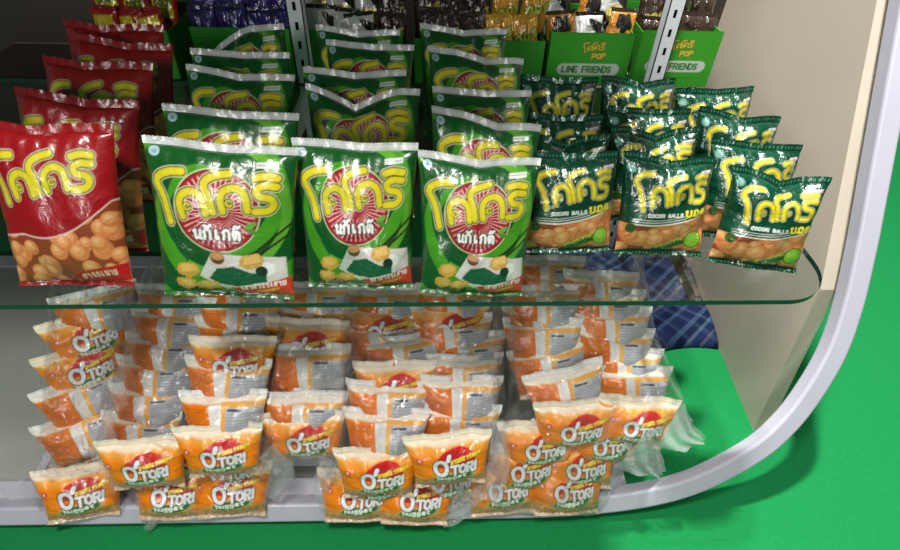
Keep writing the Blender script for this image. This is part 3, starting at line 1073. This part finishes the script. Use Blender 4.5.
ux = upright(300, 46, 'white slotted upright on the left, behind the green snack bags', 'slotted uprights')
ux2 = upright(660, 67, 'white slotted upright in front of the right green display boxes', 'slotted uprights')
for x_, lb in ((ux, 'grey shelf bracket under the glass near the left upright'), (ux2, 'grey shelf bracket under the glass near the right upright')):
    v = [(x_ - .004, .62, GZ - GT - .001), (x_ - .004, 1.153, GZ - GT - .001), (x_ - .004, 1.153, GZ - .075), (x_ - .004, .62, GZ - .022)]
    v += [(a + .008, b, c) for a, b, c in v]
    q = mesh_obj('shelf_bracket', v, [[0, 3, 2, 1], [4, 5, 6, 7], [0, 1, 5, 4], [1, 2, 6, 5], [2, 3, 7, 6], [3, 0, 4, 7]], M['steel_white'], smooth=False)
    tag(q, lb, 'bracket', 'shelf brackets')
# narrow dark strip seen through the glass beside the cream wall
sa, sb = on_z(696, 301, GZ - 0.02), on_z(668, 240, GZ - 0.02)
rail_dir = Vector((sb.x - sa.x, sb.y - sa.y, 0)).normalized()
rail_end = sa + rail_dir * 0.62
pr = Vector((rail_dir.y, -rail_dir.x, 0)) * 0.0042
v = []
for p in (sa, rail_end):
    for s in (-1, 1):
        for z in (GZ - GT - 0.0015, GZ - GT - 0.02):
            v.append((p.x + pr.x * s, p.y + pr.y * s, z))
f = [[0, 1, 3, 2], [4, 6, 7, 5], [0, 4, 5, 1], [2, 3, 7, 6], [0, 2, 6, 4], [1, 5, 7, 3]]
tag(mesh_obj('support_rail', v, f, M['bracket'], smooth=False), 'narrow grey support rail under the right end of the glass', 'rail')

# rear shelf for the display boxes
RZ = 0.455
rsf = MB().box(-1.0, 0.588, 1.19, 1.398, RZ - 0.02, RZ).build('rear_shelf', M['backing'], None, 0.001)
tag(rsf, 'dark rear shelf carrying the row of green display boxes', 'shelf')

up = MB().box(-1.1, 0.315, 0.54, 1.36, 0.925, 0.945).build('added_shade_shelf', M['white_lacquer'], None, 0.001)  # added out of view to shade the rear rows of bags
tag(up, 'unseen white shelf added above the snack bags to shade the back rows', 'shelf')

# plaid cloth on the floor beside the right wall
pb0, pb1 = on_z(640, 356, 0), on_z(716, 350, 0)
nx_, ny_ = 40, 50
V, Fc = [], []
x_l = 0.26
for layer in (0, 1):
    for j in range(ny_):
        for i in range(nx_):
            s, t = i / (nx_ - 1), j / (ny_ - 1)
            y = pb1.y - 0.003 + t * 0.52 + 0.010 * sin(s * 9) * (1 - t)
            xr = wall_x(y) - 0.004
            xx = x_l + (xr - x_l) * s
            edge = min(1, t / 0.03, (1 - t) / 0.10) ** 0.5 * min(1, s / 0.08) ** 0.5
            h = 0.016 * edge + 0.005 * edge * (sin(xx * 31 + y * 12) + sin(y * 37 - xx * 9))
            V.append((xx, y, 0.001 + (0.004 + h if layer == 0 else 0)))
N = nx_ * ny_
for j in range(ny_ - 1):
    for i in range(nx_ - 1):
        a = j * nx_ + i
        Fc.append([a, a + 1, a + nx_ + 1, a + nx_])
        Fc.append([N + a + nx_, N + a + nx_ + 1, N + a + 1, N + a])
bd = [i for i in range(nx_)] + [j * nx_ + nx_ - 1 for j in range(1, ny_)] + [(ny_ - 1) * nx_ + i for i in range(nx_ - 2, -1, -1)] + [j * nx_ for j in range(ny_ - 2, 0, -1)]
for a, b in zip(bd, bd[1:] + bd[:1]):
    Fc.append([a, N + a, N + b, b])
tag(mesh_obj('plaid_cloth', V, Fc, M['plaid']), 'folded blue plaid cloth lying on the green floor against the cream wall', 'cloth')

# ------------------------------------------------------------------ display boxes and small packs at the back
BOXES = [  # x0 px, x1 px at the top edge, y px, kinds, what, label
    (84, 166, 30, ['candy'], 'red and yellow packs', 'green display box of red and yellow packs at the far left'),
    (189, 288, 28, ['purple'], 'dark purple packs', 'green display box of dark purple packs left of the left upright'),
    (307, 402, 32, ['cow', 'cow', 'brown'], 'black and white packs', 'green display box of cow patterned packs right of the left upright'),
    (414, 546, 40, ['brown', 'brown', 'gold', 'gold'], 'brown and gold packs', 'green display box of brown and golden packs in the middle'),
    (552, 636, 33, ['label', 'cow', 'label', 'cow'], 'black white and orange packs', 'green display box of cow patterned packs left of the right upright'),
    (644, 725, 31, ['brown'], 'dark brown packs', 'green display box of dark brown packs at the far right'),
]
small = {}
for kd, sr in (('candy', (150, 30, 26)), ('purple', (40, 32, 80)), ('cow', (30, 28, 28)), ('label', (60, 50, 40)), ('brown', (50, 36, 28)), ('gold', (200, 150, 50))):
    small[kd] = make_bag('small_snack_pack', 0.062, 0.125, 0.024, 44, 70, 0.008, 0.006, small_print(kd), M['foil_dark'], 200 + 7 * len(small),
                         sr, sr, wave=0.002, crease=0.7, back_rgb=sr)
cname = {'candy': 'red-yellow', 'purple': 'dark purple', 'cow': 'black-white spotted', 'label': 'orange-grey', 'brown': 'dark brown', 'gold': 'golden orange'}
ordw = ['first', 'second', 'third', 'fourth', 'fifth', 'sixth', 'seventh', 'eighth']
bwhere = ['far left box', 'box left of the left upright', 'box right of the left upright', 'wide middle box', 'box left of the right upright', 'far right box']
BY = 1.205
for bi, (xa, xb, yy, kinds, what, lab) in enumerate(BOXES):
    A, B = on_y(xa, yy, BY), on_y(xb, yy, BY)
    zt = (A.z + B.z) / 2
    x0, x1 = A.x, B.x
    hgt = zt - RZ
    r = empty('display_box', ((x0 + x1) / 2, BY + 0.075, RZ))
    tag(r, lab, 'display box', 'green display boxes on the rear shelf')
    w2 = (x1 - x0) / 2
    g = MB()
    g.box(-w2, w2, -0.073, 0.075, 0.0, 0.002)
    g.box(-w2, -w2 + 0.0015, -0.073, 0.075, 0.002, hgt * 0.96).box(w2 - 0.0015, w2, -0.073, 0.075, 0.002, hgt * 0.96)
    g.box(-w2, w2, 0.0735, 0.075, 0.002, hgt * 1.1)
    g.build('tray', M['green_card'], r)
    nxx, nzz = 170, 112
    uu, vv = np.meshgrid(np.linspace(0, 1, nxx), np.linspace(0, 1, nzz))
    sc = 17.2 / (2 * w2 * 100)
    cc = box_print(uu * 17.2, (1 - vv) * hgt * 100 * sc, 1.3 * 17.2 / nxx)
    if bi not in (4, 5):
        cc[:] = lin((58, 156, 46))
    xs_, zs_ = (uu - .5) * 2 * w2, vv * hgt
    Vf = np.stack([xs_, np.full_like(xs_, -0.0752), zs_], -1).reshape(-1, 3)
    Vb = Vf + np.array([0, 0.0018, 0])
    a = (np.arange(nzz - 1)[:, None] * nxx + np.arange(nxx - 1)[None, :]).ravel()
    q = np.stack([a, a + 1, a + nxx + 1, a + nxx], 1)
    mesh_obj('front_panel', np.vstack([Vf, Vb]), np.vstack([q, q[:, ::-1] + len(Vf)]), M['card'], r, np.vstack([cc.reshape(-1, 3)] * 2), smooth=False)
    # packs standing in the box in two rows
    cnt = max(3, int(round((x1 - x0) / 0.056)))
    for row in (0, 1):
        for i in range(cnt):
            kd = kinds[min(len(kinds) - 1, int(i * len(kinds) / cnt))] if len(kinds) < 4 or bi == 3 else kinds[(i + row) % 4]
            o = spawn(small[kd])
            cx = x0 + (i + 0.5) * (x1 - x0) / cnt
            orient(o, (cx + random.uniform(-.004, .004), BY + 0.022 + row * 0.05, RZ + 0.012 + row * 0.035 + random.uniform(0, .018)), 8 + random.uniform(-3, 5), random.uniform(-14, 14), random.uniform(-9, 9))
            tag(o, '%s small pack, %s from left, %s row, %s' % (cname[kd], ordw[i], 'front' if row == 0 else 'rear', bwhere[bi]), 'snack pack', 'small packs in the green display boxes')

# ------------------------------------------------------------------ big bags on the glass
GH, GW = 0.187, 0.151
gk = dict(taper=0.11, art_size=(16.5, 17.3), T=0.056, nx=150, nz=180, ht=0.009, hb=0.005, art=green_print, mat=M['foil'], seal_top=(206, 210, 208), seal_bottom=(40, 110, 40), back_rgb=(190, 192, 190))
gd = dict(W=GW, H=GH)
green = {
    'wide': make_bag('green_snack_bag', W=0.180, H=0.191, seed=11, dips=[(0.55, 0.5, 0.003)], lift=-0.004, **gk),
    'plain': make_bag('green_snack_bag', seed=19, dips=[(0.55, 0.5, 0.003)], lift=-0.004, **gk, **gd),
    'soft': make_bag('green_snack_bag', seed=23, dips=[(0.5, 0.45, 0.007)], lift=-0.004, **gk, **gd),
    'vee': make_bag('green_snack_bag', seed=37, dips=[(0.42, 0.42, 0.026)], lift=-0.006, **gk, **gd),
    'slant': make_bag('green_snack_bag', seed=41, dips=[(0.6, 0.35, 0.008)], lift=-0.018, wave=0.006, **gk, **gd),
    'crumple': make_bag('green_snack_bag', seed=59, dips=[(0.0, 0.6, 0.05)], lift=0.0, wave=0.010, crease=1.8, **gk, **gd),
}
GCOLS = [  # variant, px, py of the top edge, lean, yaw, roll, width scale, height scale
    ('left', [('wide', 213, 141, 25, 0, 2.5, 1, 1), ('wide', 225, 108, 26, 0, 2, .96, 1), ('soft', 236, 69, 28, -3, 2, 1.03, 1), ('plain', 240, 50, 26, 0, 0, 1, 1), ('crumple', 246, 26, 20, 4, -3, .95, 1)]),
    ('middle', [('plain', 355, 140, 25, 0, 0, 1, 1), ('vee', 363, 86, 28, 0, 0, 1.06, 1), ('soft', 355, 68, 28, 2, 0, 1.0, 1), ('plain', 368, 42, 26, 0, 1, .93, 1), ('soft', 358, 27, 22, -2, 0, .92, 1)]),
    ('right', [('soft', 475, 154, 26, 0, 2, .98, .95), ('slant', 482, 115, 28, 0, 2, .95, 1), ('plain', 482, 88, 28, 0, 0, .93, 1), ('slant', 476, 52, 26, 0, 0, 1, 1), ('soft', 462, 26, 22, 0, 1, .98, 1)]),
]
place = ['front bag', 'second from front', 'third from front', 'fourth from front', 'rearmost bag']


def stand(o, px, py, H, W, lean, yaw, roll, zs):
    zb = zs + 0.001 + abs(sin(radians(roll))) * W * 0.5 + 0.004 * (lean > 0)
    T = on_z(px, py, zb + H * cos(radians(lean)))
    b = T - Vector((-sin(radians(yaw)) * sin(radians(lean)) * H, cos(radians(yaw)) * sin(radians(lean)) * H, H * cos(radians(lean))))
    orient(o, b, lean, yaw, roll)


for cname_, lst in GCOLS:
    for i, (var, px, py, lean, yaw, roll, sx, sz) in enumerate(lst):
        o = spawn(green[var])
        stand(o, px, py, o['bag_height'] * sz, GW, lean, yaw, roll, GZ)
        o.scale = (sx, 1, sz)
        tag(o, 'bright green snack bag, white top seal, %s in the %s green column' % (place[i], cname_), 'snack bag', 'bright green snack bags on the glass shelf')

DH, DW = 0.140, 0.127
dk = dict(taper=0.03, art_size=(12.6, 12.6), W=DW, H=DH, T=0.052, nx=130, nz=130, ht=0.009, hb=0.007, art=dark_print, mat=M['foil_dark'], seal_top=(10, 76, 50), seal_bottom=(10, 76, 50), back_rgb=(20, 70, 50), dots=True)
dark = {
    'a': make_bag('dark_green_snack_bag', seed=71, dips=[(0.5, 0.4, 0.003)], lift=-0.002, **dk),
    'b': make_bag('dark_green_snack_bag', seed=83, dips=[(0.5, 0.4, 0.008)], lift=-0.006, wave=0.006, **dk),
    'c': make_bag('dark_green_snack_bag', seed=97, dips=[(0.55, 0.4, 0.014)], lift=0.002, wave=0.006, **dk),
}
DCOLS = [
    ('left', [('a', 575, 151, 25, 0, -2), ('c', 564, 133, 22, 0, 0), ('a', 561, 113, 20, 0, 0), ('a', 560, 76, 18, 0, 0)]),
    ('middle', [('b', 669, 154, 25, 0, 1), ('c', 655, 126, 22, 0, 0), ('a', 650, 107, 20, 0, 0), ('b', 640, 77, 18, 3, 0)]),
    ('right', [('c', 772, 170, 26, -4, 5), ('a', 755, 141, 24, -2, 2), ('b', 737, 111, 20, -2, 3), ('a', 719, 87, 18, 3, -2)]),
]
for cname_, lst in DCOLS:
    for i, (var, px, py, lean, yaw, roll) in enumerate(lst):
        o = spawn(dark[var])
        sz = 0.95 if (cname_ == 'right' and i == 0) else 1.0
        stand(o, px, py, DH * sz, DW, lean, yaw, roll, GZ)
        o.scale = (1, 1, sz)
        tag(o, 'small dark green bag of snack balls, %s in the %s dark column' % (place[i] if i < 3 else 'rearmost bag', cname_), 'snack bag', 'dark green snack bags on the glass shelf')

RH, RW = 0.203, 0.153
rk = dict(taper=0.07, art_size=(16.5, 17.8), W=RW, H=RH, T=0.056, nx=140, nz=170, ht=0.010, hb=0.005, art=red_print, mat=M['foil'], seal_top=(150, 20, 26), seal_bottom=(150, 30, 30), back_rgb=(150, 40, 36))
red = {
    'a': make_bag('red_snack_bag', seed=103, dips=[(0.4, 0.4, 0.006)], lift=-0.006, **rk),
    'b': make_bag('red_snack_bag', seed=117, dips=[(0.6, 0.4, 0.006)], lift=-0.010, wave=0.006, **rk),
}
for i, (var, px, py, lean, yaw, roll) in enumerate([('a', 44, 121, 24, 0, 0), ('b', 68, 93, 26, 0, 2), ('a', 94, 59, 28, 0, 1), ('b', 116, 38, 26, 0, 1), ('a', 112, 22, 22, 0, 0)]):
    o = spawn(red[var])
    stand(o, px, py, RH, RW, lean, yaw, roll, GZ)
    tag(o, 'red snack bag with yellow lettering, %s in the red column' % place[i], 'snack bag', 'red snack bags on the glass shelf')

# ------------------------------------------------------------------ orange nugget packs under the glass
PW, PH = 0.140, 0.095
pk = dict(art_size=(14.0, 8.6), W=PW, H=PH, T=0.050, nx=112, nz=78, ht=0.011, hb=0.007, mat=M['foil_soft'], seal_bottom=(206, 180, 150), back_rgb=(206, 190, 170), pinch=0.06, taper=0.20)
nug = {
    'f1': make_bag('orange_nugget_pack', art=nugget_print, seed=131, seal_top=(250, 238, 216), dips=[(.5, .5, .001)], **pk),
    'f2': make_bag('orange_nugget_pack', art=nugget_print, seed=143, seal_top=(250, 238, 216), dips=[(.4, .4, .003)], lift=.004, **pk),
    'b1': make_bag('orange_nugget_pack', art=nugget_back_print, seed=151, seal_top=(236, 234, 230), dips=[(.5, .5, .001)], **pk),
    'b2': make_bag('orange_nugget_pack', art=nugget_back_print, seed=163, seal_top=(236, 234, 230), dips=[(.3, .4, .004)], lift=-.005, wave=.006, **pk),
    'b3': make_bag('orange_nugget_pack', art=nugget_back_print, seed=177, seal_top=(236, 234, 230), dips=[(.6, .4, .003)], lift=.008, wave=.005, **pk),
}
# column: (variant, px of the top edge centre, py, width px, lean, yaw, roll); a row whose py is given with a base height is placed by its foot
PACKS = {
    'left edge': [('f1', 86, 518, 74, 36, 8, 0, .036), ('b2', 76, 410, 70, 34, 34, 4), ('b1', 74, 376, 70, 34, 38, 4), ('f2', 76, 344, 72, 28, 34, 6), ('f1', 80, 312, 72, 28, 30, 2), ('b1', 92, 288, 72, 34, 22, 0)],
    'far left': [('f2', 173, 519, 62, 42, 0, 1, .036), ('f1', 169, 494, 66, 36, 0, 1, .06), ('f1', 139, 438, 97, 22, 0, -2), ('b1', 142, 410, 74, 34, 0, 1), ('b3', 150, 381, 72, 34, 0, 2), ('b2', 158, 354, 72, 34, 0, 2),
                 ('b1', 166, 331, 72, 34, 0, 0), ('b2', 172, 305, 72, 34, 0, 2), ('b1', 176, 283, 72, 34, 0, 0)],
    'second': [('f1', 233, 516, 62, 42, 0, -2, .036), ('f2', 232, 492, 64, 36, 0, -1, .06), ('f1', 217, 424, 92, 24, 0, -2), ('b1', 223, 389, 86, 34, 0, -1), ('b1', 229, 356, 84, 34, 0, 3), ('f2', 233, 335, 84, 30, 0, 3),
               ('b1', 237, 315, 78, 34, 0, -1), ('b2', 240, 296, 78, 34, 0, 0), ('b1', 242, 276, 78, 34, 0, 1)],
    'third': [('f1', 302, 411, 84, 20, 0, -1), ('b2', 305, 390, 82, 34, 0, 1), ('b3', 308, 364, 78, 34, 0, 4), ('b1', 309, 343, 80, 34, 0, 0), ('f1', 308, 318, 78, 30, 0, 4), ('b1', 314, 302, 74, 34, 0, 2), ('b2', 318, 280, 74, 34, 0, 0)],
    'fourth': [('f2', 358, 521, 58, 42, 0, 1, .036), ('f1', 382, 504, 64, 34, 0, -2, .06), ('f1', 377, 446, 86, 24, 0, 0), ('b1', 387, 407, 84, 36, 0, 2), ('b2', 389, 379, 82, 34, 0, 3), ('f2', 395, 360, 80, 28, 0, 2),
               ('b3', 402, 333, 76, 36, 0, -6), ('b1', 378, 318, 74, 34, 0, -6), ('f1', 383, 303, 72, 30, 0, 0), ('b1', 388, 284, 74, 34, 0, 0)],
    'fifth': [('f2', 414, 524, 66, 44, 0, 3, .036), ('f1', 446, 502, 64, 36, 0, -2, .055), ('f1', 447, 432, 95, 26, 0, -4), ('b1', 460, 403, 80, 36, 0, 2), ('b2', 462, 374, 80, 34, 0, 2), ('b3', 463, 353, 77, 34, 0, 3),
              ('b1', 466, 333, 68, 34, 0, -6), ('b1', 452, 314, 70, 34, 0, -4), ('f1', 450, 301, 66, 30, 0, -2), ('b2', 456, 283, 72, 34, 0, 0)],
    'sixth': [('f1', 503, 514, 60, 44, 0, -3, .034), ('f2', 524, 491, 58, 34, 0, -3, .065), ('f1', 538, 467, 68, 26, 0, -3, .105), ('f1', 576, 400, 84, 20, 0, -1), ('b3', 562, 366, 80, 36, 0, -10), ('b3', 546, 343, 76, 36, 0, -8),
              ('b1', 543, 317, 76, 34, 0, 0), ('b2', 541, 302, 74, 34, 0, 1), ('b1', 544, 284, 76, 34, 0, -1), ('b1', 548, 268, 74, 34, 0, 2), ('b2', 548, 254, 72, 34, 0, 2)],
    'rightmost': [('f2', 566, 514, 68, 42, 0, -1, .034), ('f1', 578, 489, 62, 34, 0, -3, .065), ('f2', 603, 462, 66, 26, 0, -4, .105), ('f1', 641, 396, 82, 24, 0, 7), ('b1', 632, 365, 76, 36, 0, 1), ('b1', 624, 347, 74, 34, 0, 2),
                  ('b2', 617, 326, 74, 34, 0, 3), ('b1', 612, 306, 72, 34, 0, 0), ('b1', 606, 288, 70, 34, 0, 1), ('b2', 602, 270, 68, 34, 0, 2)],
}
for col, lst in PACKS.items():
    for i, row in enumerate(lst):
        var, px, py, w, lean, yaw, roll = row[:7]
        o = spawn(nug[var])
        R3 = orient(o, (0, 0, 0), lean, yaw, roll)
        if len(row) == 8:
            o.location = on_z(px, py, row[7])
        else:
            s = 0.91 + (py < 300) * (300 - py) * 0.0012
            s = 0.4 * s + 0.6 * min(1.02, max(0.86, F * PW * 0.97 / w))
            o.location = at_depth(px, py, s) - R3 @ Vector((0, 0, PH))
        side = 'front-side-up' if var[0] == 'f' else 'back-panel-up'
        tag(o, '%s orange nugget pack, %s from the bottom in the %s column' % (side, (ordw + ['ninth', 'tenth', 'eleventh'])[i], col), 'nugget pack', 'orange nugget packs in clear bags')


# ------------------------------------------------------------------ clear bags round the packs
def clear_bag(name_label, xl, xr, ybot, ytop, seed, tails=()):
    """a crumpled clear sheet wrapped over one heap of packs; xl/xr give its side edges per image row"""
    rs = np.random.RandomState(seed)
    nu, nv = 90, 130
    root = empty('clear_plastic_bag')
    V = np.zeros((nv, nu, 3))
    fold = np.zeros((nv, nu))
    streak = np.clip(rsin(np.linspace(0, 5, nu)[None, :], np.linspace(0, 0.8, nv)[:, None], 9, seed + 8) - 0.9, 0, 1) + np.clip(rsin(np.linspace(0, 1, nu)[None, :], np.linspace(0, 3.0, nv)[:, None], 16, seed + 2) - 1.3, 0, 1)
    nz1 = rsin(np.linspace(0, 1, nu)[None, :], np.linspace(0, 1.6, nv)[:, None], 22, seed)
    nz2 = 1 - np.abs(rsin(np.linspace(0, 1, nu)[None, :], np.linspace(0, 1.6, nv)[:, None], 12, seed + 3))
    nz3 = rsin(np.linspace(0, 1, nu)[None, :], np.linspace(0, 1.6, nv)[:, None], 60, seed + 4)
    for j in range(nv):
        t = j / (nv - 1)
        py = ybot + (ytop - ybot) * t
        for i in range(nu):
            q = i / (nu - 1)
            px = xl(py) + (xr(py) - xl(py)) * q
            side = 1 - min(1, min(q, 1 - q) / 0.10)
            s = 0.885 + (py < 300) * (300 - py) * 0.0010 + (py > 455) * (py - 455) * 0.0011 + 0.09 * side ** 2
            fold[j, i] = min(1.0, 0.9 * side ** 1.2 * (0.5 + 0.5 * sin(j * 0.35 + 3 * sin(i * 0.4 + seed))) + 0.35 * streak[j, i] + 0.5 * max(0, 1 - t / 0.06))
            s += 0.006 * nz1[j, i] + 0.008 * nz2[j, i] * 0.6 + 0.002 * nz3[j, i]
            if t < 0.05:
                s += 0.03 * (1 - t / 0.05)
            p = at_depth(px, py, s)
            p.z = max(p.z, BZ + 0.004 if p.y > by0 else 0.03)
            V[j, i] = p
    a = (np.arange(nv - 1)[:, None] * nu + np.arange(nu - 1)[None, :]).ravel()
    q = np.stack([a, a + 1, a + nu + 1, a + nu], 1)
    c = V.reshape(-1, 3).mean(0)
    root.location = (float(c[0]), float(c[1]), BZ)
    off = np.array(root.location)
    mesh_obj('film', V.reshape(-1, 3) - off, q, M['film'], root, np.repeat(fold.reshape(-1, 1), 3, 1))
    for pts, w0, w1 in tails:   # loose bunched ends of film
        P3 = [Vector(at_depth(*p)) - root.location for p in pts]
        nt_, nw = 26, 14
        vv = []
        for j in range(nt_):
            t = j / (nt_ - 1) * (len(P3) - 1)
            k = min(len(P3) - 2, int(t))
            c = P3[k].lerp(P3[k + 1], t - k)
            dr = (P3[k + 1] - P3[k]).normalized()
            sd = dr.cross(CD).normalized()
            w = w0 + (w1 - w0) * j / (nt_ - 1)
            for i in range(nw):
                u = i / (nw - 1) - 0.5
                vv.append(c + sd * u * w + CD * 0.008 * sin(u * 17 + j * 0.35 + seed) * (0.4 + abs(u)))
        a = (np.arange(nt_ - 1)[:, None] * nw + np.arange(nw - 1)[None, :]).ravel()
        qq = np.stack([a, a + 1, a + nw + 1, a + nw], 1)
        mesh_obj('loose_end', np.array([tuple(p) for p in vv]), qq, M['film_tail'], root, np.full((nt_ * nw, 3), 0.25))
    tag(root, name_label, 'plastic bag', 'clear plastic bags of nugget packs')
    return root


def lerp_pts(pts):
    ys = [p[0] for p in pts]
    xs = [p[1] for p in pts]
    return lambda y: float(np.interp(y, ys, xs))


clear_bag('clear plastic bag over the orange packs at the left edge', lerp_pts([(270, 50), (520, 30)]), lerp_pts([(270, 128), (400, 132), (440, 108), (520, 135)]), 522, 285, 5,
          [(((100, 440, .93), (112, 460, .92), (124, 490, .94)), 0.05, 0.03)])
clear_bag('clear plastic bag over the far left and second pack columns', lerp_pts([(260, 150), (330, 128), (440, 95), (520, 135)]), lerp_pts([(260, 280), (400, 270), (470, 285), (520, 270)]), 524, 262, 6,
          [(((205, 512, .95), (158, 515, .955), (146, 530, .96)), 0.03, 0.012), (((262, 455, .9), (285, 470, .92), (272, 500, .95)), 0.05, 0.03)])
clear_bag('clear plastic bag over the third pack column', lerp_pts([(260, 285), (460, 258)]), lerp_pts([(260, 345), (460, 350)]), 466, 262, 7)
clear_bag('clear plastic bag over the fourth and fifth pack columns', lerp_pts([(260, 345), (400, 338), (470, 318), (522, 330)]), lerp_pts([(260, 500), (400, 506), (470, 495), (522, 470)]), 524, 262, 8,
          [(((330, 460, .9), (322, 485, .93), (330, 508, .95)), 0.03, 0.04), (((470, 490, .93), (462, 508, .95), (440, 520, .96)), 0.05, 0.03)])
clear_bag('clear plastic bag over the two rightmost pack columns', lerp_pts([(240, 500), (400, 508), (440, 490), (515, 484)]), lerp_pts([(240, 640), (330, 655), (400, 685), (440, 668), (470, 625), (515, 605)]), 516, 242, 9,
          [(((668, 425, .90), (686, 436, .90), (704, 440, .90)), 0.09, 0.012), (((632, 448, .91), (648, 462, .92), (662, 474, .93)), 0.09, 0.02),
           (((498, 420, .89), (500, 460, .90), (486, 500, .93)), 0.02, 0.05)])
